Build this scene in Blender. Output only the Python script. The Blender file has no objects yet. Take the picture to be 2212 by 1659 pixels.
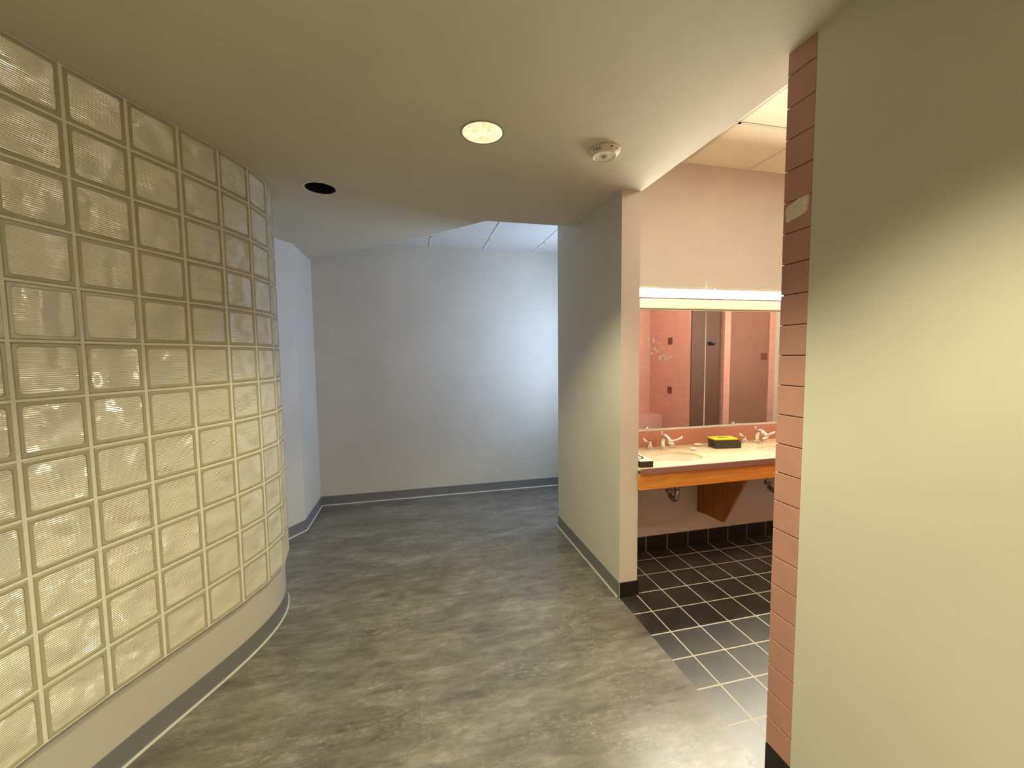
import bpy, bmesh, math, random
from mathutils import Vector, Matrix
from math import sin, cos, pi, radians, atan2, hypot

S = bpy.context.scene
COL = S.collection
random.seed(7)

# ------------------------------------------------------------------ camera
cam_d = bpy.data.cameras.new('camera')
cam = bpy.data.objects.new('camera', cam_d)
COL.objects.link(cam)
cam_d.sensor_width = 36.0
cam_d.lens = 880.0 / 2212.0 * 36.0
cam_d.clip_start = 0.01
def cam_axes(yaw, pitch, roll):
    p, t, r = radians(yaw), radians(pitch), radians(roll)
    F = Vector((sin(p) * cos(t), cos(p) * cos(t), -sin(t)))
    R = Vector((cos(p), -sin(p), 0)); U = R.cross(F)
    return F, R * cos(r) + U * sin(r), U * cos(r) - R * sin(r)
F_, R_, U_ = cam_axes(13.284, 3.958, -0.651)
m3 = Matrix((R_, U_, -F_)).transposed()
cam.matrix_world = Matrix.Translation((0, 0, 1.6)) @ m3.to_4x4()
S.camera = cam

# ------------------------------------------------------------------ world, light, exposure
world = bpy.data.worlds.new('world'); S.world = world
world.use_nodes = True
world.node_tree.nodes['Background'].inputs[0].default_value = (0.55, 0.68, 0.9, 1)
world.node_tree.nodes['Background'].inputs[1].default_value = 0.01
S.view_settings.view_transform = 'Standard'
S.view_settings.look = 'None'
S.view_settings.gamma = 1.0
S.view_settings.use_curve_mapping = False
S.view_settings.exposure = 1.0

LAMP_COL = (1.0, 0.93, 0.56)
W_DOWN = 82.0          # each recessed downlight
W_DAY = 25.0           # daylight at the far window
E_VANITY = 76.0         # vanity tubes behind their lenses
E_PANEL = 7.5         # bathroom ceiling panel

def light(name, kind, loc, energy, color, rot=(0, 0, 0), **kw):
    d = bpy.data.lights.new(name, kind); d.energy = energy; d.color = color
    for k, v in kw.items(): setattr(d, k, v)
    o = bpy.data.objects.new(name, d); COL.objects.link(o)
    o.location = loc; o.rotation_euler = rot
    return o

ZC = 2.615      # low ceiling
ZF = 2.82       # far room ceiling
ZB = 3.09       # washroom ceiling
XR = 1.268      # corridor face of the right wall
XI = 1.398      # washroom face of that wall
YV = 2.89       # mirror wall
YF = 4.685      # far wall
DOWN = [(0.325, 1.907), (0.40, 0.38), (0.2, -1.1)]
for x, y in DOWN:
    light('downlight_beam', 'SPOT', (x, y, ZC - 0.02), W_DOWN, LAMP_COL, (0, 0, 0),
          spot_size=radians(118), spot_blend=0.55, shadow_soft_size=0.07)
# daylight just outside the tall narrow window at the far room's right-hand end
WX = 2.10; WY0, WY1, WZ0, WZ1 = 3.57, 4.02, 1.05, 2.34
light('daylight', 'AREA', (WX + 0.13, (WY0 + WY1) / 2, (WZ0 + WZ1) / 2), W_DAY, (0.51, 0.68, 1.0), (0, radians(90), 0),
      shape='RECTANGLE', size=WZ1 - WZ0, size_y=WY1 - WY0)

# ------------------------------------------------------------------ materials
def lin(c):
    c = c / 255.0
    return c / 12.92 if c <= 0.04045 else ((c + 0.055) / 1.055) ** 2.4
def rgb(r, g, b): return (lin(r), lin(g), lin(b), 1)

class NT:
    def __init__(s, name):
        s.m = bpy.data.materials.new(name); s.m.use_nodes = True
        s.t = s.m.node_tree; s.b = s.t.nodes['Principled BSDF']
    def n(s, typ, **kw):
        nd = s.t.nodes.new(typ)
        for k, v in kw.items():
            if k in nd.inputs: nd.inputs[k].default_value = v
            else: setattr(nd, k, v)
        return nd
    def l(s, a, b): s.t.links.new(a, b)
    def coords(s, scale=(1, 1, 1), loc=(0, 0, 0), kind='Object', rot=(0, 0, 0)):
        tc = s.n('ShaderNodeTexCoord'); mp = s.n('ShaderNodeMapping')
        mp.inputs['Location'].default_value = loc; mp.inputs['Scale'].default_value = scale
        mp.inputs['Rotation'].default_value = rot
        s.l(tc.outputs[kind], mp.inputs['Vector']); return mp.outputs['Vector']
    def noise(s, vec, scale, detail=4, rough=0.55, dist=0.0):
        nd = s.n('ShaderNodeTexNoise'); nd.inputs['Scale'].default_value = scale
        nd.inputs['Detail'].default_value = detail; nd.inputs['Roughness'].default_value = rough
        nd.inputs['Distortion'].default_value = dist
        s.l(vec, nd.inputs['Vector']); return nd.outputs['Fac']
    def ramp(s, fac, stops):
        nd = s.n('ShaderNodeValToRGB'); e = nd.color_ramp.elements
        while len(e) < len(stops): e.new(0.5)
        for el, (p, c) in zip(e, stops): el.position = p; el.color = c
        s.l(fac, nd.inputs['Fac']); return nd.outputs['Color']
    def mix(s, fac, a, b, mode='MIX'):
        nd = s.n('ShaderNodeMix', data_type='RGBA', blend_type=mode)
        for sock, v in ((nd.inputs[0], fac), (nd.inputs[6], a), (nd.inputs[7], b)):
            if hasattr(v, 'links'): s.l(v, sock)
            else: sock.default_value = v
        return nd.outputs[2]
    def bump(s, h, strength, dist=0.01, normal=None):
        nd = s.n('ShaderNodeBump'); nd.inputs['Strength'].default_value = strength
        nd.inputs['Distance'].default_value = dist
        s.l(h, nd.inputs['Height'])
        if normal is not None: s.l(normal, nd.inputs['Normal'])
        return nd.outputs['Normal']
    def base(s, c): 
        if hasattr(c, 'links'): s.l(c, s.b.inputs['Base Color'])
        else: s.b.inputs['Base Color'].default_value = c
    def set(s, **kw):
        for k, v in kw.items():
            s.b.inputs[k.replace('_', ' ')].default_value = v
    def nrm(s, n): s.l(n, s.b.inputs['Normal'])

def paint(name, c, rough=0.6, orange=0.06, var=0.03):
    k = NT(name); v = k.coords()
    n1 = k.noise(v, 1.7, 3)
    dk = tuple(x * (1 - var * 2) for x in c[:3]) + (1,); lt = tuple(min(1, x * (1 + var)) for x in c[:3]) + (1,)
    k.base(k.ramp(n1, [(0.3, dk), (0.7, lt)]))
    k.nrm(k.bump(k.noise(v, 260, 2), orange, 0.002)); k.set(Roughness=rough); return k.m

def plain(name, c, rough=0.5, metal=0.0, var=0.06, scale=30, bump=0.0, **kw):
    k = NT(name); v = k.coords(); n = k.noise(v, scale, 3)
    dk = tuple(x * (1 - var) for x in c[:3]) + (1,); lt = tuple(min(1, x * (1 + var)) for x in c[:3]) + (1,)
    k.base(k.ramp(n, [(0.3, dk), (0.7, lt)])); k.set(Roughness=rough, Metallic=metal)
    if bump: k.nrm(k.bump(n, bump, 0.002))
    k.set(**kw); return k.m

M = {}
M['wall'] = paint('wall_paint', rgb(208, 202, 190), 0.55)
M['ceil'] = paint('ceiling_paint', rgb(208, 200, 182), 0.8)
M['curb'] = paint('curb_paint', rgb(196, 190, 178), 0.45)
M['base'] = plain('grey_vinyl_base', rgb(112, 112, 112), 0.35, var=0.03)
M['caulk'] = plain('base_toe_edge', rgb(196, 192, 182), 0.4, var=0.03)
M['mortar'] = plain('block_mortar', rgb(228, 223, 208), 0.7, var=0.05, scale=60, bump=0.2)
M['black'] = plain('matt_black', rgb(10, 10, 10), 0.9)
M['white_metal'] = plain('white_enamel', rgb(222, 218, 205), 0.4, var=0.02)
M['chrome'] = plain('chrome', (0.82, 0.80, 0.77, 1), 0.12, 1.0, var=0.02)
M['dark_chrome'] = plain('tarnished_chrome', (0.42, 0.40, 0.37, 1), 0.28, 1.0, var=0.2)
M['ceramic'] = plain('white_ceramic', rgb(238, 232, 214), 0.12, var=0.01)
M['plastic_white'] = plain('white_plastic', rgb(228, 222, 208), 0.4, var=0.02)
M['plastic_brown'] = plain('dark_brown_plastic', rgb(62, 52, 40), 0.4, var=0.08)
M['yellow'] = plain('yellow_plastic', rgb(226, 222, 40), 0.45, var=0.03)
M['plastic_grey'] = plain('grey_plastic', rgb(168, 164, 152), 0.35, var=0.04)
M['red_ink'] = plain('dark_red_ink', rgb(80, 40, 25), 0.6)
M['slot'] = plain('dark_slot', rgb(40, 34, 24), 0.8)
M['plaster'] = plain('torn_plaster', rgb(226, 214, 196), 0.9, var=0.12, scale=60, bump=0.4)
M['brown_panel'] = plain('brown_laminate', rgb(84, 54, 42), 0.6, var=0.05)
M['rose_panel'] = plain('rose_brown_laminate', rgb(134, 90, 74), 0.55, var=0.10, scale=1.5)
k_ = NT('dried_splash'); k_.base((0.8, 0.78, 0.72, 1)); k_.set(Roughness=0.6, Alpha=0.32); M['water_mark'] = k_.m
M['splash'] = plain('pink_laminate', rgb(196, 134, 112), 0.35, var=0.06, scale=40)
M['edge_band'] = plain('mauve_laminate_edge', rgb(150, 108, 98), 0.4, var=0.05)
M['glass_pane'] = plain('window_glass', (0.95, 0.97, 1, 1), 0.02, Transmission_Weight=1.0)
M['mirror'] = plain('mirror_silver', (0.86, 0.85, 0.83, 1), 0.0, 1.0, var=0.0)
M['patch'] = M['plaster']

def mk_counter():
    k = NT('cream_laminate'); v = k.coords()
    n = k.noise(v, 14, 5); sp = k.noise(v, 220, 2)
    c = k.ramp(n, [(0.35, rgb(228, 208, 172)), (0.65, rgb(238, 222, 190))])
    k.base(k.mix(k.ramp(sp, [(0.62, (0, 0, 0, 1)), (0.72, (1, 1, 1, 1))]), c, rgb(206, 180, 144)))
    k.set(Roughness=0.35); return k.m
M['counter'] = mk_counter()

def mk_wood(name, a, b, axis):
    k = NT(name)
    sc = (1.5, 22, 22) if axis == 'x' else (22, 22, 1.5)
    v = k.coords(sc); n = k.noise(v, 2.2, 6, 0.6, 0.8)
    v2 = k.coords(tuple(q * 5 for q in sc)); n2 = k.noise(v2, 3, 3)
    c = k.ramp(n, [(0.3, a), (0.5, tuple((p + q) / 2 for p, q in zip(a, b))), (0.7, b)])
    k.base(k.mix(k.ramp(n2, [(0.45, (0, 0, 0, 1)), (0.75, (0.35, 0.35, 0.35, 1))]), c, tuple(x * 0.6 for x in a[:3]) + (1,)))
    k.set(Roughness=0.35); return k.m
M['oak'] = mk_wood('oak_apron', rgb(208, 130, 44), rgb(236, 168, 82), 'x')
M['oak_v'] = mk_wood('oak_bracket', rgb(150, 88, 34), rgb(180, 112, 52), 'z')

def mk_vinyl():
    k = NT('concrete_look_vinyl')
    v = k.coords((1.0, 3.2, 1))
    big = k.noise(v, 1.5, 6, 0.62, 0.5)
    v2 = k.coords((1.6, 7.0, 1), rot=(0, 0, 0.10))
    streak = k.noise(v2, 3.5, 8, 0.7, 0.3)
    v3 = k.coords((1, 1.8, 1)); blot = k.noise(v3, 5.5, 8, 0.72, 0.8)
    f = k.mix(0.5, big, streak); f = k.mix(0.35, f, blot)
    c = k.ramp(f, [(0.38, rgb(76, 71, 65)), (0.47, rgb(100, 95, 88)), (0.54, rgb(118, 113, 106)), (0.64, rgb(152, 147, 139))])
    fleck = k.noise(k.coords((0.7, 1.5, 1)), 42, 8, 0.8)
    patch = k.noise(k.coords((0.8, 2.2, 1), loc=(3, 1, 0)), 2.6, 4, 0.6, 0.4)
    gate = k.ramp(patch, [(0.46, (0, 0, 0, 1)), (0.62, (1, 1, 1, 1))])
    dk = k.mix(1.0, k.ramp(fleck, [(0.52, (0, 0, 0, 1)), (0.70, (0.45, 0.45, 0.45, 1))]), gate, 'MULTIPLY')
    c = k.mix(dk, c, rgb(78, 72, 65))
    lt = k.mix(1.0, k.ramp(fleck, [(0.34, (0.8, 0.8, 0.8, 1)), (0.47, (0, 0, 0, 1))]), gate, 'MULTIPLY')
    c = k.mix(lt, c, rgb(172, 167, 157))
    # butt seams between the tiles
    br = k.n('ShaderNodeTexBrick', offset=0.5, offset_frequency=2, squash=1.0)
    k.l(k.coords(loc=(-0.84 + 6.1, -1.525 + 6.1, 0)), br.inputs['Vector'])
    for nm, val in (('Scale', 1.0), ('Mortar Size', 0.0014), ('Mortar Smooth', 0.2), ('Brick Width', 0.61), ('Row Height', 0.61)):
        br.inputs[nm].default_value = val
    br.inputs['Color1'].default_value = (0, 0, 0, 1); br.inputs['Color2'].default_value = (0, 0, 0, 1)
    br.inputs['Mortar'].default_value = (0.45, 0.45, 0.45, 1)
    c = k.mix(br.outputs['Color'], c, rgb(100, 92, 82))
    k.base(c); k.set(Roughness=0.42, IOR=1.75)
    rr = k.ramp(big, [(0.3, (0.27, 0.27, 0.27, 1)), (0.7, (0.33, 0.33, 0.33, 1))])
    k.l(rr, k.b.inputs['Roughness'])
    return k.m
M['vinyl'] = mk_vinyl()

def mk_tilegrid(name, size, tile, tile2, grout, mortar, loc, rot=(0, 0, 0), rough=0.3, bias=0.0, bumpy=0.25, row=None, dust=None, ior=1.5):
    k = NT(name)
    v = k.coords(loc=loc, rot=rot)
    br = k.n('ShaderNodeTexBrick', offset=0.0, squash=1.0)
    k.l(v, br.inputs['Vector'])
    for nm, val in (('Scale', 1.0), ('Mortar Size', mortar), ('Mortar Smooth', 0.15), ('Brick Width', size), ('Row Height', row or size), ('Bias', bias)):
        br.inputs[nm].default_value = val
    n = k.noise(k.coords(), 9, 6, 0.65)
    n2 = k.noise(k.coords(), 3.1, 6, 0.6, 0.5)
    c = k.ramp(n, [(0.3, tile), (0.7, tile2)])
    if dust: c = k.mix(k.ramp(n2, [(0.45, (0, 0, 0, 1)), (0.75, (0.5, 0.5, 0.5, 1))]), c, dust)
    k.base(k.mix(br.outputs['Fac'], c, grout))
    rr = k.ramp(br.outputs['Fac'], [(0.0, (rough,) * 3 + (1,)), (1.0, (0.8, 0.8, 0.8, 1))]); k.l(rr, k.b.inputs['Roughness'])
    k.set(IOR=ior); inv = k.n('ShaderNodeMath', operation='SUBTRACT'); inv.inputs[0].default_value = 1.0
    k.l(br.outputs['Fac'], inv.inputs[1])
    k.nrm(k.bump(k.noise(k.coords(), 60, 3), bumpy * 0.3, 0.002, k.bump(inv.outputs[0], bumpy, 0.003))); return k.m
TS = 0.195
M['floor_tile'] = mk_tilegrid('black_quarry_tile', TS, rgb(26, 25, 24), rgb(40, 38, 36), rgb(176, 171, 160), 0.0042,
                              (-1.395 + TS * 40, -1.395 + TS * 40, 0), rough=0.34, ior=2.15, dust=rgb(70, 67, 62))
M['base_tile'] = mk_tilegrid('black_base_tile', TS, rgb(20, 19, 18), rgb(32, 30, 29), rgb(140, 132, 118), 0.0038,
                             (-1.395 + TS * 40, 5, 0), rot=(radians(90), 0, 0), row=10, rough=0.3)
M['black_tile'] = plain('black_glazed_tile', rgb(20, 19, 18), 0.25, var=0.2)
PK = (rgb(186, 132, 118), rgb(196, 143, 129))
M['pink_y'] = mk_tilegrid('pink_wall_tile_facing_mirror', 0.1055, PK[0], PK[1], rgb(166, 112, 97), 0.0012, (5, 5.113, 0), rot=(radians(-90), 0, 0), rough=0.3)
M['pink_x'] = mk_tilegrid('pink_wall_tile_side', 0.1055, PK[0], PK[1], rgb(166, 112, 97), 0.0012, (5, 5.113, 0), rot=(radians(-90), radians(-90), 0), rough=0.3)
M['pink'] = plain('pink_glazed_tile', rgb(186, 136, 124), 0.38, var=0.05, scale=12, bump=0.05)
M['pink_grout'] = plain('pink_tile_joint', rgb(120, 78, 62), 0.8)
M['accent'] = plain('maroon_accent_tile', rgb(104, 48, 40), 0.3)

def mk_lay_in(name, c, grid, loc):
    k = NT(name); v = k.coords(loc=loc)
    br = k.n('ShaderNodeTexBrick', offset=0.0, squash=1.0); k.l(v, br.inputs['Vector'])
    for nm, val in (('Scale', 1.0), ('Mortar Size', 0.0001), ('Brick Width', grid), ('Row Height', grid)):
        br.inputs[nm].default_value = val
    n = k.noise(k.coords(), 120, 3)
    k.base(k.ramp(n, [(0.35, tuple(x * 0.93 for x in c[:3]) + (1,)), (0.6, c)])); k.set(Roughness=0.85)
    k.nrm(k.bump(n, 0.12, 0.002)); return k.m
M['lay_in_aged'] = mk_lay_in('aged_ceiling_tile', rgb(246, 234, 210), 0.6, (0, 0, 0))
M['lay_in'] = mk_lay_in('ceiling_tile', rgb(214, 210, 204), 0.6, (0, 0, 0))

def mk_block():
    k = NT('ribbed_block_glass')
    oi = k.n('ShaderNodeObjectInfo'); tc = k.n('ShaderNodeTexCoord')
    sc = k.n('ShaderNodeVectorMath', operation='SCALE'); sc.inputs[3].default_value = 60
    comb = k.n('ShaderNodeCombineXYZ')
    for i in range(3): k.l(oi.outputs['Random'], comb.inputs[i])
    k.l(comb.outputs[0], sc.inputs[0])
    add = k.n('ShaderNodeVectorMath', operation='ADD'); k.l(tc.outputs['Object'], add.inputs[0]); k.l(sc.outputs[0], add.inputs[1])
    wav = k.noise(add.outputs[0], 9.5, 1, 0.3, 0.25)
    w = k.n('ShaderNodeTexWave', wave_type='BANDS', bands_direction='Z', wave_profile='SIN')
    w.inputs['Scale'].default_value = 46; w.inputs['Distortion'].default_value = 0.0
    k.l(tc.outputs['Object'], w.inputs['Vector'])
    nb = k.bump(wav, 1.0, 0.028)
    nb = k.bump(w.outputs['Fac'], 1.0, 0.0010, nb)
    k.nrm(nb)
    k.base(rgb(234, 228, 206)); k.set(Roughness=0.07, IOR=2.7, Transmission_Weight=0.05)
    return k.m
M['block'] = mk_block()
def mk_edge():
    k = NT('clear_block_edge'); k.base(rgb(184, 176, 146)); k.set(Roughness=0.30, IOR=1.5, Transmission_Weight=0.10)
    k.nrm(k.bump(k.noise(k.coords(), 40, 2), 0.12, 0.003)); return k.m
M['block_edge'] = mk_edge()

def emit(name, c, strength, c2=None, scale=30, dist=0.5):
    k = NT(name); k.base((0.8, 0.8, 0.75, 1)); k.set(Roughness=0.3)
    if c2:
        n = k.noise(k.coords((1.0, 0.55, 1)), scale, 5, 0.65, dist)
        col = k.ramp(n, [(0.36, c2), (0.6, c)]); k.l(col, k.b.inputs['Emission Color'])
    else: k.b.inputs['Emission Color'].default_value = c
    k.b.inputs['Emission Strength'].default_value = strength
    return k.m
M['lens'] = emit('downlight_lens', (1.0, 0.98, 0.62, 1), 0.47, (0.62, 0.55, 0.23, 1), 40)
M['tube_top'] = emit('vanity_lens', (1.0, 0.96, 0.78, 1), E_VANITY)
M['low_strip_glow'] = emit('vanity_lower_strip_glow', (1.0, 0.97, 0.45, 1), 0.2)  # painted glow for a lit surface that emits no light itself
M['panel'] = emit('ceiling_panel_lens', (1.0, 0.96, 0.78, 1), E_PANEL)

# ------------------------------------------------------------------ mesh helpers
def finish(name, bm, mat, parent=None, smooth=False, recalc=True):
    if recalc: bmesh.ops.recalc_face_normals(bm, faces=bm.faces)
    me = bpy.data.meshes.new(name); bm.to_mesh(me); bm.free()
    for m in (mat if isinstance(mat, (list, tuple)) else [mat]): me.materials.append(m)
    if smooth:
        for p in me.polygons: p.use_smooth = True
    o = bpy.data.objects.new(name, me); COL.objects.link(o)
    if parent is not None: o.parent = parent
    return o
def auto_smooth(o, ang=35):
    for p in o.data.polygons: p.use_smooth = True
    bm = bmesh.new(); bm.from_mesh(o.data)
    for e in bm.edges:
        e.smooth = len(e.link_faces) == 2 and e.calc_face_angle(0) < radians(ang)
    bm.to_mesh(o.data); bm.free(); return o
def box(bm, x0, x1, y0, y1, z0, z1, mi=0, bevel=0.0, seg=2):
    vs = [bm.verts.new(p) for p in ((x0,y0,z0),(x1,y0,z0),(x1,y1,z0),(x0,y1,z0),(x0,y0,z1),(x1,y0,z1),(x1,y1,z1),(x0,y1,z1))]
    fs = [bm.faces.new([vs[i] for i in q]) for q in ((3,2,1,0),(4,5,6,7),(0,1,5,4),(1,2,6,5),(2,3,7,6),(3,0,4,7))]
    for f in fs: f.material_index = mi
    if bevel:
        es = list({e for f in fs for e in f.edges})
        r = bmesh.ops.bevel(bm, geom=es, offset=bevel, segments=seg, affect='EDGES', profile=0.5)
        for f in r['faces']: f.material_index = mi
    return fs
def prism(bm, pts, z0, z1, mi=0):
    a = [bm.verts.new((x, y, z0)) for x, y in pts]; b = [bm.verts.new((x, y, z1)) for x, y in pts]
    n = len(pts)
    fs = [bm.faces.new(a[::-1]), bm.faces.new(b)]
    for i in range(n): fs.append(bm.faces.new((a[i], a[(i+1) % n], b[(i+1) % n], b[i])))
    for f in fs: f.material_index = mi
    return fs
def lathe(bm, prof, n=40, c=(0, 0, 0), mi=0, cap0=False, cap1=False):
    rings = []
    for r, z in prof:
        rings.append([bm.verts.new((c[0] + r*cos(2*pi*i/n), c[1] + r*sin(2*pi*i/n), c[2] + z)) for i in range(n)])
    for a, b in zip(rings, rings[1:]):
        for i in range(n):
            f = bm.faces.new((a[i], a[(i+1) % n], b[(i+1) % n], b[i])); f.material_index = mi
    if cap0: bm.faces.new(rings[0][::-1]).material_index = mi
    if cap1: bm.faces.new(rings[-1]).material_index = mi
def tube(bm, pts, rad, n=14, mi=0, flat=1.0, caps=True):
    pts = [Vector(p) for p in pts]
    rads = rad if isinstance(rad, (list, tuple)) else [rad] * len(pts)
    rings = []; up = Vector((0, 0, 1))
    for i, p in enumerate(pts):
        d = (pts[min(i+1, len(pts)-1)] - pts[max(i-1, 0)]).normalized()
        ref = up if abs(d.dot(up)) < 0.95 else Vector((0, 1, 0))
        s = d.cross(ref).normalized(); t = s.cross(d)
        rings.append([bm.verts.new(p + s*rads[i]*cos(2*pi*k/n) + t*rads[i]*flat*sin(2*pi*k/n)) for k in range(n)])
    for a, b in zip(rings, rings[1:]):
        for i in range(n): bm.faces.new((a[i], a[(i+1) % n], b[(i+1) % n], b[i])).material_index = mi
    if caps:
        bm.faces.new(rings[0][::-1]).material_index = mi; bm.faces.new(rings[-1]).material_index = mi
def bez(p0, p1, p2, p3, n=10):
    out = []
    for i in range(n + 1):
        t = i / n; a = (1-t)**3; b = 3*t*(1-t)**2; c = 3*t*t*(1-t); d = t**3
        out.append(tuple(a*w + b*x + c*y + d*z for w, x, y, z in zip(p0, p1, p2, p3)))
    return out
def cut(o, cutters):
    """carve closed meshes out of o for good and drop them"""
    for cbm in cutters:
        c = finish('cutter', cbm, M['black'])
        md = o.modifiers.new('cut', 'BOOLEAN'); md.operation = 'DIFFERENCE'; md.object = c; md.solver = 'EXACT'
        dg = bpy.context.evaluated_depsgraph_get()
        me = bpy.data.meshes.new_from_object(o.evaluated_get(dg))
        o.modifiers.remove(md); old = o.data; o.data = me
        cm = c.data; bpy.data.objects.remove(c); bpy.data.meshes.remove(cm); bpy.data.meshes.remove(old)
def struct(name, bm, mat, parent=None, **kw):
    o = finish(name, bm, mat, parent, **kw)
    if parent is None: o['kind'] = 'structure'
    return o
def empty(name, loc, rz=0.0):
    o = bpy.data.objects.new(name, None); COL.objects.link(o); o.location = loc; o.rotation_euler = (0, 0, rz)
    o.empty_display_size = 0.05; return o
def tag(o, label, cat, group=None):
    o['label'] = label; o['category'] = cat
    if group: o['group'] = group
    return o
def copy_tree(o, parent=None):
    c = o.copy(); COL.objects.link(c)
    if parent is not None:
        c.parent = parent
    for ch in list(o.children): copy_tree(ch, c)
    return c

# ------------------------------------------------------------------ the curved plan of the block wall
PX, PY, A0, A1, A2, A3 = -1.153, 1.775, 1.157, -0.32, 0.471, 0.281
MOD = 0.197; ZG = 0.335; ROWS = 12; RH = (ZC - ZG) / ROWS
def head(s):
    lo, hi = -0.62, 1.0
    q = min(max(s, lo), hi)
    h = A0 + A1*q + A2*q*q + A3*q**3
    if s > hi: h += (s - hi) * (A1 + 2*A2*hi + 3*A3*hi*hi)
    return h
_tab = {}
def plan(s, off=0.0):
    n = 80; x, y = PX, PY; ds = s / n
    for i in range(n):
        h = head((i + 0.5) * ds); x += cos(h) * ds; y += sin(h) * ds
    h = head(s)
    return (x + off * sin(h), y - off * cos(h))   # positive off = towards the corridor

# ------------------------------------------------------------------ floors
bm = bmesh.new()
prism(bm, [(-4.2, -1.8), (XR, -1.8), (XR, 3.53), (3.4, 3.53), (3.4, 4.9), (-4.2, 4.9)], -0.1, 0.0)
struct('floor', bm, M['vinyl'])
bm = bmesh.new(); box(bm, XR, 6.2, -0.4, 3.0, -0.1, 0.0)
struct('floor_washroom', bm, M['floor_tile'])

# ------------------------------------------------------------------ ceilings
bm = bmesh.new()
prism(bm, [(-4.2, -1.8), (XI + 0.002, -1.8), (XI + 0.002, 2.43), (XR + 0.03, 2.43), (XR + 0.03, 3.10), (0.546, 3.099), (0.151, 3.535), (-0.225, 3.91), (-0.95, 4.60), (-1.2, 4.78), (-4.2, 4.78)], ZC, 3.2)
low = struct('ceiling', bm, M['ceil'])
HOLE = (-0.527, 2.714)
cc = []
for (x, y), r in [(HOLE, 0.085), (DOWN[0], 0.092), (DOWN[1], 0.092)]:
    b = bmesh.new(); lathe(b, [(r, -0.2), (r, 0.16)], 48, (x, y, ZC), cap0=True, cap1=True); cc.append(b)
cut(low, cc)

def lay_in(name, x0, x1, y0, y1, z, gx, gy, pitch=0.6, mat='lay_in'):
    """suspended ceiling: tile field with T-bars as one structure and its bars as a part"""
    bm = bmesh.new(); box(bm, x0, x1, y0, y1, z, z + 0.03)
    o = struct(name, bm, M[mat])
    bm = bmesh.new(); w = 0.011; d = 0.005
    k = math.ceil((x0 - gx) / pitch)
    while gx + k*pitch < x1: box(bm, gx + k*pitch - w, gx + k*pitch + w, y0, y1, z - d, z + 0.001); k += 1
    k = math.ceil((y0 - gy) / pitch)
    while gy + k*pitch < y1: box(bm, x0, x1, gy + k*pitch - w, gy + k*pitch + w, z - d, z + 0.001); k += 1
    struct('ceiling_grid', bm, M['white_metal'], o); return o
lay_in('ceiling_far', -1.1, 3.3, 3.0, 4.75, ZF, 0.79, 4.30)
lay_in('ceiling_washroom', XI, 6.0, -0.35, YV + 0.05, ZB, 2.683, 2.327, mat='lay_in_aged')

# ------------------------------------------------------------------ walls
bm = bmesh.new()
box(bm, XR, XI, -1.8, 1.10, 0, ZC + 0.02)
struct('wall_right', bm, M['wall'])
bm = bmesh.new()
prism(bm, [(XR, 2.36), (XI, 2.36), (XI, YV), (6.0, YV), (6.0, 3.53), (XR, 3.53)], 0, 3.2)
struct('wall_middle', bm, M['wall'])
bm = bmesh.new(); box(bm, -1.2, 3.4, YF, YF + 0.12, 0, 3.0); struct('wall_back', bm, M['wall'])
bm = bmesh.new()
prism(bm, [(-1.035, YF + 0.05), (-1.035, 4.04), (-1.126, 3.90), (-1.75, 2.98), (-1.85, 3.05), (-1.2, 4.04), (-1.2, YF + 0.05)], 0, ZC + 0.01)
struct('wall_left', bm, M['wall'])
bm = bmesh.new()
box(bm, -4.2, XR, -1.92, -1.8, 0, ZC + 0.02); struct('wall_rear', bm, M['wall'])
bm = bmesh.new(); box(bm, -4.3, -4.2, -1.9, 4.8, 0, ZC + 0.02); struct('wall_outer', bm, M['wall'])
bm = bmesh.new(); q_ = plan(-1.576, 0.0)
box(bm, q_[0] - 0.09, q_[0], -1.8, q_[1] - 0.012, 0, ZC + 0.01); struct('wall_near_left', bm, M['wall'])
# right-hand end of the far room, with its window
bm = bmesh.new(); box(bm, WX, WX + 0.1, 3.53, WY0, 0, 3.0); box(bm, WX, WX + 0.1, WY1, YF, 0, 3.0)
box(bm, WX, WX + 0.1, WY0, WY1, 0, WZ0); box(bm, WX, WX + 0.1, WY0, WY1, WZ1, 3.0); struct('wall_far_right', bm, M['wall'])
bm = bmesh.new(); t = 0.025
for a in ((WY0, WY0 + t, WZ0, WZ1), (WY1 - t, WY1, WZ0, WZ1), (WY0 + t, WY1 - t, WZ0, WZ0 + t), (WY0 + t, WY1 - t, WZ1 - t, WZ1)):
    box(bm, WX + 0.02, WX + 0.07, *a)
struct('window_1', bm, M['white_metal'])

# washroom shell, mostly seen in the mirror
bm = bmesh.new(); box(bm, XI, 3.64, -0.15, -0.05, 0, 3.12); struct('wall_washroom_rear', bm, M['pink_y'])
bm = bmesh.new(); box(bm, 3.64, 3.74, -0.15, 0.91, 0, 3.12); ws = struct('wall_washroom_side', bm, M['pink_x'])
bm = bmesh.new(); box(bm, 4.14, 4.235, 0.86, 0.97, 0, 3.12); box(bm, 4.955, 5.06, 0.80, 0.90, 0, 3.12); box(bm, 4.235, 4.955, 0.80, 0.84, 0, 3.12)
wn = struct('wall_washroom_near', bm, M['pink_y'])
bm = bmesh.new(); box(bm, 5.06, 5.16, 0.80, YV, 0, 3.12); struct('wall_washroom_end', bm, M['wall'])
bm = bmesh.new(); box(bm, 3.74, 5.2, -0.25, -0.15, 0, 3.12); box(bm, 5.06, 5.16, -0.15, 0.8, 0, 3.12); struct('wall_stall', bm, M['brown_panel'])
for z in (1.02, 1.74, 2.46):
    bm = bmesh.new(); box(bm, 3.634, 3.645, 0.42, 0.52, z, z + 0.1, bevel=0.002); struct('accent_tile', bm, M['accent'], ws)
d = empty('stall_panel', (4.595, 0.872, 0))
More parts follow.
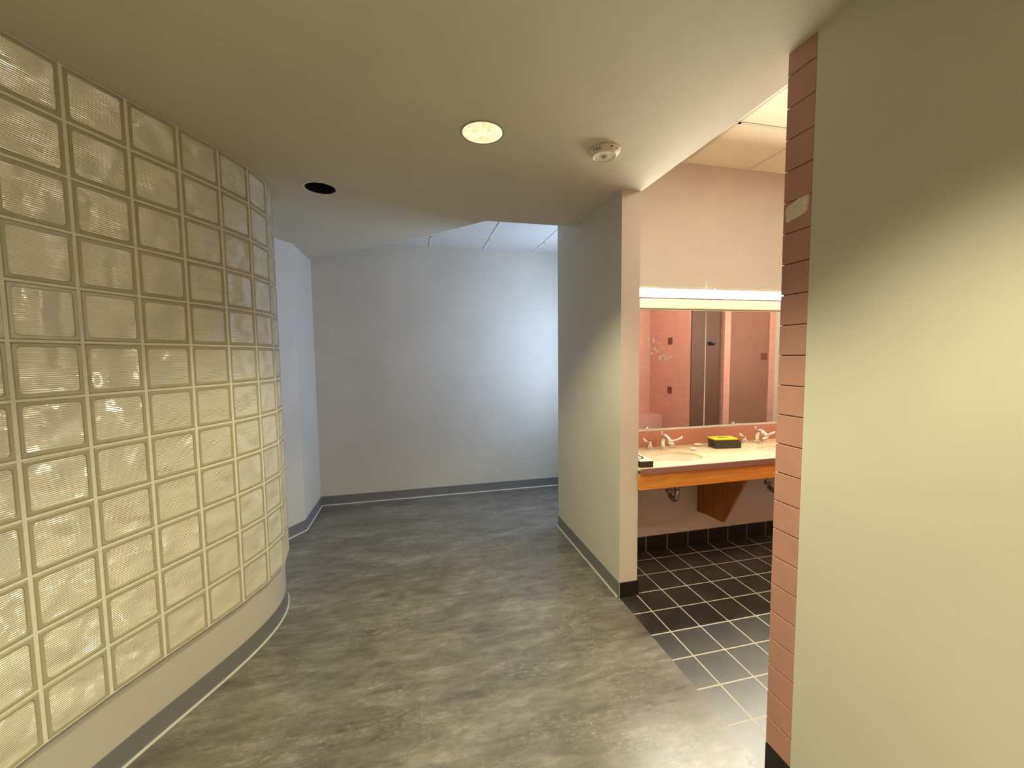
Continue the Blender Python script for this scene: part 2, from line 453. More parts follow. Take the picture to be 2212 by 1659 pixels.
bm = bmesh.new(); box(bm, -0.354, 0.352, -0.012, 0.012, 0.20, 2.85, bevel=0.004); finish('panel', bm, M['rose_panel'], d)
for z in (1.50, 2.30):
    bm = bmesh.new(); box(bm, 0.235, 0.335, 0.0125, 0.02, z, z + 0.1, bevel=0.002); finish('dark_square', bm, M['accent'], d)
bm = bmesh.new(); box(bm, -0.345, -0.315, -0.01, 0.01, 0.0, 0.20); finish('panel_foot', bm, M['dark_chrome'], d)
bm = bmesh.new(); box(bm, 0.313, 0.343, -0.01, 0.01, 0.0, 0.20); finish('panel_foot', bm, M['dark_chrome'], d)
tag(d, 'rose brown stall panel with dark squares, reflected at the right of the mirror', 'stall panel')
bm = bmesh.new(); box(bm, 2.95, 3.638, -0.048, 0.31, 0, 0.68, bevel=0.006)
o = finish('tiled_bench', bm, M['pink']); tag(o, 'low pink tiled bench in the corner, seen in the mirror', 'bench')
d = empty('stall_door', (3.648, 0.927, 0))
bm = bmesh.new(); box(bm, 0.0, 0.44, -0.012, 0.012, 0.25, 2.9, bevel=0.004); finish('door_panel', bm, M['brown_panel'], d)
bm = bmesh.new(); tube(bm, [(0.27, 0.012, 1.74), (0.27, 0.05, 1.74)], 0.022, 16); tube(bm, [(0.27, 0.05, 1.74), (0.30, 0.055, 1.72), (0.33, 0.05, 1.74)], 0.012, 10)
finish('coat_hook', bm, M['black'], d, smooth=True)
bm = bmesh.new(); box(bm, 0.0, 0.03, -0.012, 0.012, 0.0, 0.25); finish('door_foot', bm, M['dark_chrome'], d)
tag(d, 'dark brown stall door with a coat hook, reflected in the mirror', 'door')

# pink tiled end of the right-hand wall
bm = bmesh.new()
box(bm, XR + 0.006, XI - 0.001, 1.10, 1.199, 0, ZC + 0.01, 1)
z = 0.113; k = 0
while z < ZC - 0.002:
    z1 = min(z + 0.1055, ZC + 0.005)
    box(bm, XR, XI + 0.006, 1.101, 1.205, z + 0.0014, z1 - 0.0014, 0, 0.0022)
    z = z1
trim = struct('trim_1', bm, [M['pink'], M['pink_grout']])
bm = bmesh.new(); box(bm, XR - 0.001, XI + 0.007, 1.101, 1.206, 0, 0.1115, bevel=0.003)
struct('base_tile', bm, M['black_tile'], trim)
# inside the doorway the washroom face is tiled as well
bm = bmesh.new(); box(bm, XI + 0.0005, XI + 0.006, -0.05, 1.10, 0, 3.1); struct('wall_washroom_left', bm, M['pink_x'])

# torn scrap of plaster stuck on the jamb
bm = bmesh.new()
Y0, Z0 = 1.153, 2.085
rnd = random.Random(3); n = 26; ring = []
for i in range(n):
    a = 2*pi*i/n; e = 1 + rnd.uniform(-0.10, 0.10)
    ring.append((Y0 + 0.043*e*max(-1, min(1, 1.25*cos(a))), Z0 + 0.030*e*max(-1, min(1, 1.15*sin(a))) - 0.012*cos(a)))
a_ = [bm.verts.new((XR + 0.0005, y, zz)) for y, zz in ring]
b_ = [bm.verts.new((XR - 0.0035, Y0 + (y - Y0)*0.93, Z0 + (zz - Z0)*0.92)) for y, zz in ring]
bm.faces.new(b_); bm.faces.new(a_[::-1])
for i in range(n): bm.faces.new((a_[i], a_[(i+1) % n], b_[(i+1) % n], b_[i]))
o = finish('plaster_scrap', bm, M['plaster']); tag(o, 'torn white plaster scrap stuck high on the pink tiled jamb', 'plaster scrap')

# ------------------------------------------------------------------ baseboards
def baseboard(name, pts, flip=1, h=0.10):
    """cove base: thin upright strip with a small toe, swept along a floor line; room lies to the left when flip = 1"""
    prof = [(0.0005, h), (0.004, h - 0.001), (0.005, h - 0.006), (0.0055, 0.018), (0.009, 0.008), (0.016, 0.0025), (0.017, 0.0003), (0.0005, 0.0003)]
    bm = bmesh.new(); rings = []; n = len(pts)
    for i, p in enumerate(pts):
        p = Vector(p); d0 = (p - Vector(pts[i-1])).normalized() if i else None
        d1 = (Vector(pts[i+1]) - p).normalized() if i < n - 1 else None
        d0 = d0 or d1; d1 = d1 or d0
        na = Vector((-d0.y, d0.x)) * flip; nb = Vector((-d1.y, d1.x)) * flip
        m = (na + nb).normalized(); m = m / max(0.3, m.dot(na))
        rings.append([bm.verts.new((p.x + m.x*q, p.y + m.y*q, zz)) for q, zz in prof])
    k = len(prof)
    for a, b in zip(rings, rings[1:]):
        for j in range(k):
            f = bm.faces.new((a[j], a[(j+1) % k], b[(j+1) % k], b[j])); f.material_index = 1 if j in (4, 5) else 0
    bm.faces.new(rings[0]); bm.faces.new(rings[-1][::-1])
    return auto_smooth(struct(name, bm, [M['base'], M['caulk']]), 40)
CURB = -0.030
baseboard('baseboard_left', [plan(-1.576 + 0.05*i, CURB) for i in range(67)], -1)
baseboard('baseboard_far_left', [(-1.70, 3.053), (-1.126, 3.90), (-1.035, 4.04), (-1.035, YF)], -1)
baseboard('baseboard_back', [(-1.035, YF), (WX, YF)], -1)
baseboard('baseboard_right', [(XR, 2.36), (XR, 3.53), (WX, 3.53)], 1)
baseboard('baseboard_near_right', [(XR, -1.8), (XR, 1.10)], 1)
# black tile base under the mirror wall, round the return and the stub wall's end
bm = bmesh.new()
box(bm, XI + 0.009, 5.06, YV - 0.009, YV, 0, 0.122, bevel=0.002)
struct('baseboard_washroom', bm, M['base_tile'])
bm = bmesh.new()
box(bm, XR + 0.003, XI + 0.009, 2.351, 2.3605, 0, 0.1, bevel=0.003); box(bm, XI, XI + 0.009, 2.3605, YV - 0.009, 0, 0.1, bevel=0.003)
struct('baseboard_stub', bm, M['black_tile'])

# ------------------------------------------------------------------ glass block wall
gw = empty('glass_block_screen', plan(0.2, -0.04) + (0.0,))
tag(gw, 'curved glass block wall on a low painted curb at the left', 'glass block wall')
gx, gy = gw.location.x, gw.location.y
bm = bmesh.new(); rings = []
for i in range(73):
    s = -1.576 + 0.0508 * i; p = plan(s, CURB); q = plan(s, CURB - 0.10)
    rings.append([bm.verts.new((a - gx, b - gy, zz)) for (a, b), zz in ((p, 0.0), (p, ZG - 0.004), (plan(s, CURB - 0.004), ZG), (q, ZG), (q, 0.0))])
for a, b in zip(rings, rings[1:]):
    for j in range(5): bm.faces.new((a[j], a[(j+1) % 5], b[(j+1) % 5], b[j]))
bm.faces.new(rings[0]); bm.faces.new(rings[-1][::-1])
o = finish('curb', bm, M['curb'], gw); auto_smooth(o, 40)

JT = 0.0095; DEP = 0.078
def block_mesh():
    w, h = (MOD - JT) / 2, (RH - JT) / 2
    bm = bmesh.new()
    def rr(hw, hh, y, r=0.012, n=4):
        out = []
        for cx, cz, a0 in ((hw-r, hh-r, 0), (-hw+r, hh-r, pi/2), (-hw+r, -hh+r, pi), (hw-r, -hh+r, 3*pi/2)):
            for i in range(n + 1):
                a = a0 + (pi/2)*i/n; out.append(bm.verts.new((cx + r*cos(a), y, cz + r*sin(a))))
        return out
    # outer sleeve, rounded arris, clear margin, then the pressed inner field
    loops = [rr(w, h, DEP, .006), rr(w, h, 0.005, .006), rr(w - .0012, h - .0012, 0.0015, .006), rr(w - .004, h - .004, 0.0, .006),
             rr(w - .0125, h - .0125, 0.0004, .010), rr(w - .0150, h - .0150, 0.0026, .012), rr(w - .020, h - .020, 0.0030, .014)]
    mi = [0, 0, 0, 0, 0, 1]
    n = len(loops[0])
    for a, b, q in zip(loops, loops[1:], mi):
        for i in range(n): bm.faces.new((a[i], a[(i+1) % n], b[(i+1) % n], b[i])).material_index = q
    bm.faces.new(loops[0][::-1]).material_index = 0
    f = bm.faces.new(loops[-1]); f.material_index = 1
    bmesh.ops.recalc_face_normals(bm, faces=bm.faces)
    me = bpy.data.meshes.new('glass_block'); bm.to_mesh(me); bm.free()
    me.materials.append(M['block_edge']); me.materials.append(M['block'])
    return me
bme = block_mesh()
def col_frame(k):
    a = Vector(plan(k * MOD)); b = Vector(plan((k + 1) * MOD)); d = b - a
    return (a + b) / 2, atan2(d.y, d.x), d.length
mort = bmesh.new()
KMIN, KMAX = -8, 7
hidden = bmesh.new()
for k in range(KMIN, KMAX):
    mid, th, ln = col_frame(k)
    for r in range(ROWS):
        zc = ZG + (r + 0.5) * RH
        if k >= -2:
            o = bpy.data.objects.new('glass_block', bme); COL.objects.link(o); o.parent = gw
            o.location = (mid.x - gx, mid.y - gy, zc); o.rotation_euler = (0, 0, th)
        else:
            t = bmesh.new(); t.from_mesh(bme)
            bmesh.ops.transform(t, matrix=Matrix.Translation((mid.x - gx, mid.y - gy, zc)) @ Matrix.Rotation(th, 4, 'Z'), verts=t.verts)
            tm = bpy.data.meshes.new('t'); t.to_mesh(tm); t.free(); hidden.from_mesh(tm); bpy.data.meshes.remove(tm)
    # mortar beds of this column
    R = Matrix.Translation((mid.x - gx, mid.y - gy, 0)) @ Matrix.Rotation(th, 4, 'Z')
    v0 = len(mort.verts)
    for r in range(ROWS + 1):
        zz = ZG + r * RH
        z0, z1 = max(ZG, zz - JT/2), min(ZC - 0.0005, zz + JT/2)
        box(mort, -ln/2, ln/2, 0.0022, DEP - 0.002, z0, z1)
    mort.verts.ensure_lookup_table()
    bmesh.ops.transform(mort, matrix=R, verts=mort.verts[v0:])
for k in range(KMIN, KMAX + 1):
    # upright joints, mitred at the arris between two facets
    p = Vector(plan(k * MOD)); th = (col_frame(k - 1)[1] + col_frame(k)[1]) / 2
    R = Matrix.Translation((p.x - gx, p.y - gy, 0)) @ Matrix.Rotation(th, 4, 'Z')
    v0 = len(mort.verts); box(mort, -JT/2 - .0012, JT/2 + .0012, 0.0016, DEP - 0.001, ZG, ZC - 0.0005); mort.verts.ensure_lookup_table()
    bmesh.ops.transform(mort, matrix=R, verts=mort.verts[v0:])
finish('mortar_grid', mort, M['mortar'], gw, recalc=True)
hb = finish('glass_block_run', hidden, [M['block_edge'], M['block']], gw); hb['kind'] = 'stuff'
# plain wall that carries the curve on behind the last blocks, out of sight, and a screen wall behind the glass
bm = bmesh.new(); rings = []
for i in range(18):
    s = KMAX*MOD + 0.006 + 0.04*i
    rings.append([bm.verts.new((*plan(s, o_), zz)) for o_, zz in ((-0.002, ZG), (-0.002, ZC), (-0.08, ZC), (-0.08, ZG))])
for a, b in zip(rings, rings[1:]):
    for j in range(4): bm.faces.new((a[j], a[(j+1) % 4], b[(j+1) % 4], b[j]))
bm.faces.new(rings[0]); bm.faces.new(rings[-1][::-1])
struct('wall_curved', bm, M['wall'])

# ------------------------------------------------------------------ ceiling fittings
def downlight(name, x, y, lens):
    t = empty(name, (x, y, ZC))
    bm = bmesh.new()
    lathe(bm, [(0.0915, 0.02), (0.0915, -0.0015), (0.093, -0.003), (0.098, -0.0035), (0.101, -0.002), (0.102, 0.0005), (0.096, 0.0005)], 56)
    auto_smooth(finish('trim_ring', bm, M['white_metal'] if lens is None else M['ring'], t), 40)
    if lens:
        bm = bmesh.new(); n = 56
        lathe(bm, [(0.0912, -0.0014), (0.080, -0.003), (0.05, -0.005), (0.02, -0.006), (0.0005, -0.0062)], n)
        finish('lens', bm, lens, t, smooth=True)
    bm = bmesh.new()
    lathe(bm, [(0.084, 0.0), (0.084, 0.15), (0.0005, 0.15)], 48)
    finish('can', bm, M['black'], t, smooth=False)
    return t
M['ring'] = plain('bronze_trim', rgb(168, 160, 128), 0.4, var=0.04)
d1 = downlight('downlight', *DOWN[0], M['lens']); tag(d1, 'lit round recessed downlight with a frosted yellow lens', 'ceiling light')
d2 = downlight('dead_downlight', *HOLE, None); tag(d2, 'empty black recessed light opening with a white ring near the glass blocks', 'ceiling light')
d3 = downlight('downlight', *DOWN[1], M['lens']); tag(d3, 'lit round recessed downlight overhead, out of the picture', 'ceiling light')

det = empty('smoke_alarm', (0.945, 1.939, ZC), radians(0))
bm = bmesh.new()
lathe(bm, [(0.0005, 0.0), (0.074, 0.0), (0.077, -0.002), (0.077, -0.008), (0.074, -0.010)], 56)
auto_smooth(finish('base_plate', bm, M['plastic_white'], det), 40)
bm = bmesh.new()
lathe(bm, [(0.073, -0.006), (0.0735, -0.010), (0.0705, -0.018), (0.064, -0.026), (0.0585, -0.030), (0.0565, -0.0315), (0.0545, -0.030), (0.051, -0.028), (0.021, -0.0285)], 56)
lathe(bm, [(0.021, -0.0285), (0.0205, -0.032), (0.0185, -0.0325), (0.0175, -0.029), (0.0005, -0.029)], 40)
auto_smooth(finish('cover', bm, M['plastic_white'], det), 45)
bm = bmesh.new()
lathe(bm, [(0.0145, -0.029), (0.0135, -0.033), (0.009, -0.0355), (0.0005, -0.0365)], 28)
finish('sensor_lens', bm, M['plastic_grey'], det, smooth=True)
def on_cover(a, zz):   # point on the flank of the cover at azimuth a
    prof = [(-0.010, 0.0735), (-0.018, 0.0705), (-0.026, 0.064), (-0.030, 0.0585)]
    r = 0.0735
    for (z0, r0), (z1, r1) in zip(prof, prof[1:]):
        if z1 <= zz <= z0: r = r0 + (r1 - r0) * (zz - z0) / (z1 - z0)
    return Vector((r*cos(a), r*sin(a), zz))
def lettering(txt, size, a_mid, z_base, parent, mat):
    cu = bpy.data.curves.new('letters', 'FONT'); cu.body = txt; cu.size = size; cu.align_x = 'CENTER'; cu.extrude = 0.0006; cu.space_character = 1.15
    to = bpy.data.objects.new('letters', cu); COL.objects.link(to)
    me = bpy.data.meshes.new_from_object(to.evaluated_get(bpy.context.evaluated_depsgraph_get()))
    bpy.data.objects.remove(to); bpy.data.curves.remove(cu)
    bm = bmesh.new(); bm.from_mesh(me); bpy.data.meshes.remove(me)
    for v in bm.verts:
        a = a_mid + v.co.x / 0.066; zz = z_base + v.co.y
        p = on_cover(a, zz); n = Vector((cos(a), sin(a), -0.15)).normalized()
        v.co = p + n * (v.co.z + 0.0004)
    return finish('lettering', bm, mat, parent, recalc=False)
lettering('FIRE', 0.0205, radians(212), -0.0235, det, M['red_ink'])
for a, zz, w, h in ((-88, -0.0125, .10, .0020), (-62, -0.0135, 0.02, .003), (-92, -0.020, .022, .0024), (-100, -0.0245, .015, .0012), (-88, -0.025, .015, .0012), (-99, -0.0285, .018, .0010)):
    bm = bmesh.new(); a0 = radians(a); q = []
    for u, v in ((-1, -1), (1, -1), (1, 1), (-1, 1)):
        p = on_cover(a0 + u*w, zz + v*h); q.append(p)
    nn = Vector((cos(a0), sin(a0), -0.3)).normalized()
    vi = [bm.verts.new(p - nn*0.001) for p in q]; vo = [bm.verts.new(p + nn*0.0009) for p in q]
    bm.faces.new(vo)
    for i in range(4): bm.faces.new((vi[i], vi[(i+1) % 4], vo[(i+1) % 4], vo[i]))
    finish('slot', bm, M['slot'], det)
tag(det, 'cream round fire alarm sounder on the ceiling by the washroom doorway', 'smoke alarm')

# washroom ceiling panel, above the doorway side and out of frame
cl = empty('ceiling_light', (2.55, 1.10, ZB))
bm = bmesh.new()
for a in ((-.31, .31, -.61, -.58), (-.31, .31, .58, .61), (-.31, -.28, -.58, .58), (.28, .31, -.58, .58)): box(bm, *a, -0.03, -0.0055)
finish('frame', bm, M['white_metal'], cl)
bm = bmesh.new(); box(bm, -.28, .28, -.58, .58, -0.022, -0.0055); finish('diffuser', bm, M['panel'], cl)
tag(cl, 'flat fluorescent ceiling panel inside the washroom', 'ceiling light')

# ------------------------------------------------------------------ washroom vanity
X0, X1 = XI + 0.0015, 5.05; YFR = 2.332; ZT = 0.86
SINKS = [(1.835, 2.555), (2.70, 2.525)]
van = empty('vanity_counter', ((X0 + X1)/2, YV, 0)); vx, vy = van.location.x, van.location.y
bm = bmesh.new(); box(bm, X0 - vx, X1 - vx, YFR + 0.004 - vy, YV - 0.003 - vy, ZT - 0.018, ZT, bevel=0.002)
top = finish('countertop', bm, M['counter'], van)
def ell(bm, cx, cy, a, b, prof, n=56, mi=0, cap0=False, cap1=False):
    rings = [[bm.verts.new((cx + (a + da)*cos(2*pi*i/n), cy + (b + da)*sin(2*pi*i/n), zz)) for i in range(n)] for da, zz in prof]
    for p, q in zip(rings, rings[1:]):
        for i in range(n): bm.faces.new((p[i], p[(i+1) % n], q[(i+1) % n], q[i])).material_index = mi
    if cap0: bm.faces.new(rings[0][::-1])
    if cap1: bm.faces.new(rings[-1])
SA, SB = 0.172, 0.140
cs = []
for sx, sy in SINKS:
    b = bmesh.new(); ell(b, sx - vx, sy - vy, SA, SB, [(0, ZT - 0.1), (0, ZT + 0.1)], cap0=True, cap1=True)
    cs.append(b)
par = top.parent; top.parent = None
cut(top, cs); top.parent = par
auto_smooth(top, 35)
bm = bmesh.new(); box(bm, X0 - vx, X1 - vx, YFR - 0.004 - vy, YFR + 0.004 - vy, ZT - 0.040, ZT - 0.002, bevel=0.0015)
o = finish('edge_band', bm, M['edge_band'], van); o['label'] = 'mauve laminate front edge'
bm = bmesh.new(); box(bm, X0 - vx, X1 - vx, YFR + 0.012 - vy, YFR + 0.034 - vy, ZT - 0.148, ZT - 0.041, bevel=0.003)
o = finish('apron', bm, M['oak'], van); o['label'] = 'orange oak apron'
bm = bmesh.new(); box(bm, X0 - vx, X1 - vx, YV - 0.016 - vy, YV - 0.001 - vy, ZT, 0.988, bevel=0.002)
o = finish('backsplash', bm, M['splash'], van); o['label'] = 'pink backsplash'
bm = bmesh.new(); bx = 2.262 - vx
prof = [(YV - 0.001, 0.285), (YV - 0.05, 0.288), (YV - 0.10, 0.297), (2.593, 0.306), (2.40, 0.665), (2.375, 0.712), (2.36, ZT - 0.037), (YV - 0.001, ZT - 0.037)]
a_ = [bm.verts.new((bx, y - vy, zz)) for y, zz in prof]; b_ = [bm.verts.new((bx + 0.02, y - vy, zz)) for y, zz in prof]
bm.faces.new(a_); bm.faces.new(b_[::-1])
for i in range(len(prof)): bm.faces.new((a_[i], b_[i], b_[(i+1) % len(prof)], a_[(i+1) % len(prof)]))
o = finish('support_bracket', bm, M['oak_v'], van); o['label'] = 'pointed oak bracket'
tag(van, 'cream double-sink vanity counter with an oak apron under the mirror', 'vanity counter')

def sink(x, y):
    t = empty('sink', (x, y, 0))
    bm = bmesh.new()
    prof = [(0.012, ZT - 0.0185), (0.0, ZT - 0.0185), (-0.003, ZT - 0.022), (-0.014, ZT - 0.075), (-0.035, ZT - 0.125), (-0.07, ZT - 0.145), (-0.115, ZT - 0.150), (-0.1395, ZT - 0.151)]
    ell(bm, 0, 0, SA - 0.0015, SB - 0.0015, [(d, z) for d, z in prof])
    finish('bowl', bm, M['ceramic'], t, smooth=True, recalc=True)
    bm = bmesh.new(); lathe(bm, [(0.024, ZT - 0.1515), (0.024, ZT - 0.148), (0.017, ZT - 0.148), (0.014, ZT - 0.151), (0.0005, ZT - 0.151)], 24)
    finish('drain', bm, M['chrome'], t, smooth=True)
    bm = bmesh.new()
    tube(bm, [(0, 0.01, ZT - 0.151), (0, 0.01, ZT - 0.215)], 0.020, 18); tube(bm, [(0, 0.01, ZT - 0.212), (0, 0.01, ZT - 0.232)], 0.028, 18)
    tube(bm, [(0, 0.01, ZT - 0.23), (0, 0.01, ZT - 0.29)] + [(0, 0.055 - 0.045*cos(a), ZT - 0.29 - 0.045*sin(a)) for a in [pi*i/10 for i in range(1, 10)]] + [(0, 0.10, ZT - 0.29), (0, 0.10, ZT - 0.255), (0, 0.12, ZT - 0.225), (0, 0.16, ZT - 0.215), (0, YV - y - 0.002, ZT - 0.215)], 0.019, 16)
    tube(bm, [(0, 0.10, ZT - 0.30), (0, 0.10, ZT - 0.275)], 0.026, 16)
    finish('trap', bm, M['dark_chrome'], t, smooth=True); return t
s1 = sink(*SINKS[0]); tag(s1, 'oval white sink nearer the doorway stub wall', 'sink', 'vanity sinks')
s2 = copy_tree(s1); s2.location = (*SINKS[1], 0); tag(s2, 'oval white sink beside the box, cut off by the pink jamb', 'sink', 'vanity sinks')
s1.name = 'sink'

def faucet(x, y):
    t = empty('faucet', (x, y, ZT))
    bm = bmesh.new()
    lathe(bm, [(0.0005, 0.0005), (0.021, 0.0005), (0.021, 0.006), (0.016, 0.014), (0.013, 0.02)], 24)
    sp = bez((0, 0, 0.01), (0, 0.012, 0.085), (0, -0.03, 0.15), (0, -0.105, 0.062), 14)
    tube(bm, sp, [0.021, .0205, .020, .020, .0195, .019, .019, .0185, .018, .018, .0175, .017, .0165, .016, .015], 18)
    tube(bm, [(0, 0.012, 0.10), (0, 0.012, 0.125)], 0.004, 10); tube(bm, [(0, 0.012, 0.122), (0, 0.012, 0.133)], 0.008, 12)
    finish('spout', bm, M['chrome'], t, smooth=True)
    for sgn in (-1, 1):
        bm = bmesh.new(); hx = sgn * 0.098
        lathe(bm, [(0.0005, 0.0005), (0.025, 0.0005), (0.026, 0.012), (0.0235, 0.026), (0.015, 0.036), (0.0125, 0.042), (0.012, 0.056), (0.0005, 0.060)], 28, (hx, 0.02, 0))
        h = finish('handle', bm, M['chrome'], t, smooth=True)
        bm = bmesh.new()
        tube(bm, bez((hx, 0.02, 0.052), (hx + sgn*0.02, 0.015, 0.058), (hx + sgn*0.045, 0.0, 0.062), (hx + sgn*0.075, -0.012, 0.088), 9), [0.012, 0.011, 0.0105, .0115, .013, .0145, .0155, .016, .015, .010], 14, flat=0.6)
        finish('lever', bm, M['chrome'], h, smooth=True)
    return t
f1 = faucet(1.868, 2.80); tag(f1, 'chrome two-handle tap behind the sink nearer the stub wall', 'faucet', 'vanity taps')
f2 = copy_tree(f1); f2.location = (2.725, 2.775, ZT); tag(f2, 'chrome two-handle tap right of the brown box', 'faucet', 'vanity taps')
f1.name = 'faucet'

# things on the counter
tb = empty('wipes_box', (2.365, 2.715, ZT), radians(-9))
bm = bmesh.new()
prof = [(-0.105, 0.0), (0.103, 0.0), (0.105, 0.004), (0.105, 0.034)] + [(0.075 + 0.03*cos(a), 0.036 + 0.03*sin(a)) for a in [pi/2*i/6 for i in range(7)]] + [(-0.105, 0.066)]
a_ = [bm.verts.new((x, -0.052, z)) for x, z in prof]; b_ = [bm.verts.new((x, 0.052, z)) for x, z in prof]
bm.faces.new(a_); bm.faces.new(b_[::-1])
for i in range(len(prof)): bm.faces.new((a_[i], b_[i], b_[(i+1) % len(prof)], a_[(i+1) % len(prof)]))
body = finish('body', bm, M['plastic_brown'], tb)
bm = bmesh.new(); box(bm, -0.1075, -0.1045, -0.026, 0.004, 0.022, 0.038, bevel=0.002); finish('side_slot', bm, M['slot'], body)
bm = bmesh.new(); n = 10
prof = [(-0.110, 0.0665), (0.076, 0.0665)] + [(0.076 + 0.031*cos(a), 0.036 + 0.031*sin(a)) for a in [pi/2 - pi/2*i/n for i in range(1, n)]] + [(0.1075, 0.030)]
out = [(-0.110, 0.0765), (0.078, 0.0765)] + [(0.078 + 0.040*cos(a), 0.036 + 0.040*sin(a)) for a in [pi/2 - pi/2*i/n for i in range(1, n)]] + [(0.1185, 0.030)]
def stripq(y0, y1, i0, i1):
    P = [bm.verts.new((x, y0, z)) for x, z in prof[i0:i1]]; Q = [bm.verts.new((x, y0, z)) for x, z in out[i0:i1]]
    P2 = [bm.verts.new((x, y1, z)) for x, z in prof[i0:i1]]; Q2 = [bm.verts.new((x, y1, z)) for x, z in out[i0:i1]]
    m = len(P)
    for i in range(m - 1):
        for q in ((P[i], P[i+1], Q[i+1], Q[i]), (P2[i+1], P2[i], Q2[i], Q2[i+1]), (Q[i], Q[i+1], Q2[i+1], Q2[i]), (P[i+1], P[i], P2[i], P2[i+1])): bm.faces.new(q)
    for i in (0, m - 1): bm.faces.new((P[i], Q[i], Q2[i], P2[i]))
stripq(-0.050, 0.055, 0, 2); stripq(-0.002, 0.050, 1, len(prof))
lid = finish('lid', bm, M['yellow'], tb); lid['label'] = 'bright yellow lid'
bm = bmesh.new(); ell(bm, -0.015, 0.003, 0.045, 0.014, [(0, 0.0763), (0, 0.0772), (-0.003, 0.0772), (-0.012, 0.0768)]); finish('opening', bm, M['slot'], lid)
tag(tb, 'dark brown box with a bright yellow lid between the two sinks', 'box')

dx = empty('towel_tray', (1.456, 2.462, ZT), radians(-4))
bm = bmesh.new(); box(bm, -0.040, 0.052, -0.115, 0.115, 0.0, 0.040, bevel=0.004); finish('body', bm, M['plastic_brown'], dx)
bm = bmesh.new(); box(bm, -0.041, 0.053, -0.116, 0.116, 0.0405, 0.047, bevel=0.003); lid = finish('top_plate', bm, M['plastic_white'], dx); lid['label'] = 'pale top plate'
bm = bmesh.new(); tube(bm, bez((-0.03, -0.07, 0.048), (0.02, -0.06, 0.048), (0.035, -0.02, 0.048), (0.0, 0.06, 0.048), 12), 0.006, 10, flat=0.3); finish('slot', bm, M['slot'], lid, smooth=True)
tag(dx, 'dark tray with a pale top at the counter end, half hidden by the stub wall', 'tray')

bm = bmesh.new(); lathe(bm, [(0.0005, 0.0005), (0.030, 0.0005), (0.038, 0.008), (0.040, 0.013), (0.036, 0.013), (0.030, 0.006), (0.0005, 0.005)], 32)
o = finish('soap_dish', bm, M['ceramic'], None, smooth=True); o.location = (2.205, 2.815, ZT); o.scale = (1.1, 0.8, 1); tag(o, 'small white soap dish behind the brown box', 'soap dish')
bm = bmesh.new(); bmesh.ops.create_uvsphere(bm, u_segments=24, v_segments=12, radius=0.022)
for v in bm.verts: v.co.z = v.co.z * 0.5 + 0.011
o = finish('soap', bm, M['ceramic'], None, smooth=True); o.location = (2.058, 2.685, ZT); o.scale = (1, 0.75, 1); tag(o, 'white soap lump on the counter beside the left sink', 'soap')

# mirror in two sheets with a metal channel, and the strip lights above
mir = empty('wall_mirror', (2.31, YV, 0)); mx = mir.location.x
for a, b in ((1.415, 2.3045), (2.3065, 3.195), (3.197, 4.085), (4.087, 4.975)):
    bm = bmesh.new(); box(bm, a - mx, b - mx, -0.007, -0.001, 1.006, 1.951, bevel=0.0008, seg=1)
    finish('mirror_sheet', bm, M['mirror'], mir)
bm = bmesh.new(); box(bm, 1.41 - mx, 4.98 - mx, -0.016, -0.001, 0.989, 1.005, bevel=0.002); finish('bottom_channel', bm, M['white_metal'], mir)
for cx in (1.775, 2.585):
    bm = bmesh.new(); lathe(bm, [(0.013, 0), (0.011, 0.005), (0.0005, 0.007)], 20)
    bmesh.ops.transform(bm, matrix=Matrix.Translation((cx - mx, -0.0165, 1.012)) @ Matrix.Rotation(radians(90), 4, 'X'), verts=bm.verts)
    finish('clip', bm, M['chrome'], mir, smooth=True)
for jx in (2.3055, 3.196, 4.086):
    bm = bmesh.new(); box(bm, jx - 0.0022 - mx, jx + 0.0022 - mx, -0.0095, -0.001, 1.006, 1.951); finish('joint_strip', bm, M['white_metal'], mir)
bm = bmesh.new(); rnd = random.Random(11)
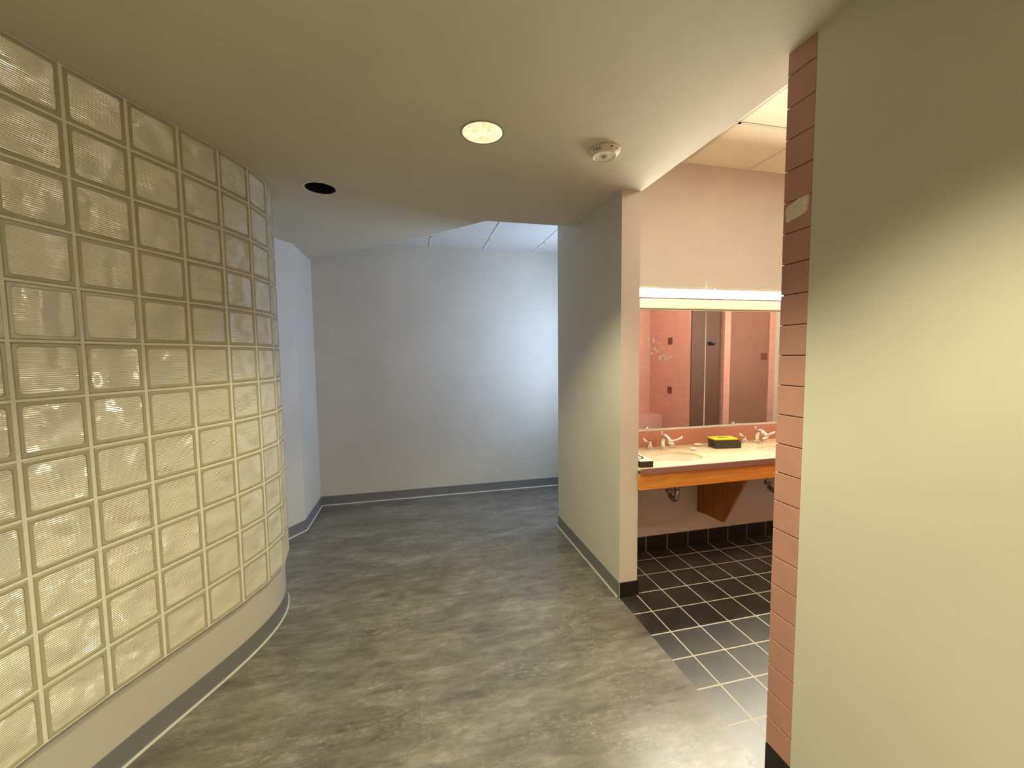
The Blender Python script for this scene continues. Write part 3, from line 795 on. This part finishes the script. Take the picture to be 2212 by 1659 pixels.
for i in range(26):
    u = i / 25; cx = 1.79 + 0.155*u + rnd.uniform(-0.05, 0.05); cz = 1.73 - 0.17*u + rnd.uniform(-0.05, 0.05); q = rnd.uniform(0.003, 0.011)
    n = 9; st = rnd.uniform(1.0, 2.2)
    f = [bm.verts.new((cx - mx + q*rnd.uniform(.7, 1.2)*cos(2*pi*k/n), -0.0074, cz + q*st*rnd.uniform(.7, 1.2)*sin(2*pi*k/n))) for k in range(n)]
    g = [bm.verts.new((v.co.x, -0.0068, v.co.z)) for v in f]
    bm.faces.new(f)
    for k in range(n): bm.faces.new((f[k], f[(k+1) % n], g[(k+1) % n], g[k]))
o = finish('splash_marks', bm, M['water_mark'], mir); o['label'] = 'dried white splash marks'; o['kind'] = 'stuff'
tag(mir, 'wide mirror of joined sheets above the vanity counter', 'mirror')

def vanity_light(x0, x1):
    cx = (x0 + x1) / 2; w = (x1 - x0) / 2 - 0.002
    t = empty('vanity_light', (cx, YV, 1.95))
    bm = bmesh.new()
    box(bm, -w, w, -0.045, -0.001, 0.004, 0.145, bevel=0.002); box(bm, -w, w, -0.100, -0.001, 0.146, 0.164, bevel=0.002)
    finish('housing', bm, M['white_metal'], t)
    bm = bmesh.new(); box(bm, -w, w, -0.085, -0.046, 0.084, 0.1455, bevel=0.006, seg=3); finish('upper_lens', bm, M['tube_top'], t)
    bm = bmesh.new(); box(bm, -w, w, -0.085, -0.046, 0.004, 0.074, bevel=0.006, seg=3); finish('lower_strip', bm, M['low_strip_glow'], t)  # lit strip under the upper lens, its brightness painted in as faint emission
    bm = bmesh.new(); box(bm, -w, w, -0.0845, -0.046, 0.0735, 0.0842); finish('divider', bm, M['edge_band'], t)
    return t
v1 = vanity_light(1.415, 2.3055); tag(v1, 'bright strip light over the mirror sheet nearer the stub wall', 'vanity light', 'strip lights over the mirror')
v2 = copy_tree(v1); v2.location.x += 0.8905; tag(v2, 'bright strip light over the mirror sheet nearer the pink jamb', 'vanity light', 'strip lights over the mirror')
for i, w_ in enumerate(('third from the stub wall, hidden behind the pink jamb', 'at the far end of the washroom wall')):
    v = copy_tree(v1); v.location.x += 0.8905 * (i + 2); tag(v, 'bright strip light over the mirror, ' + w_, 'vanity light', 'strip lights over the mirror')
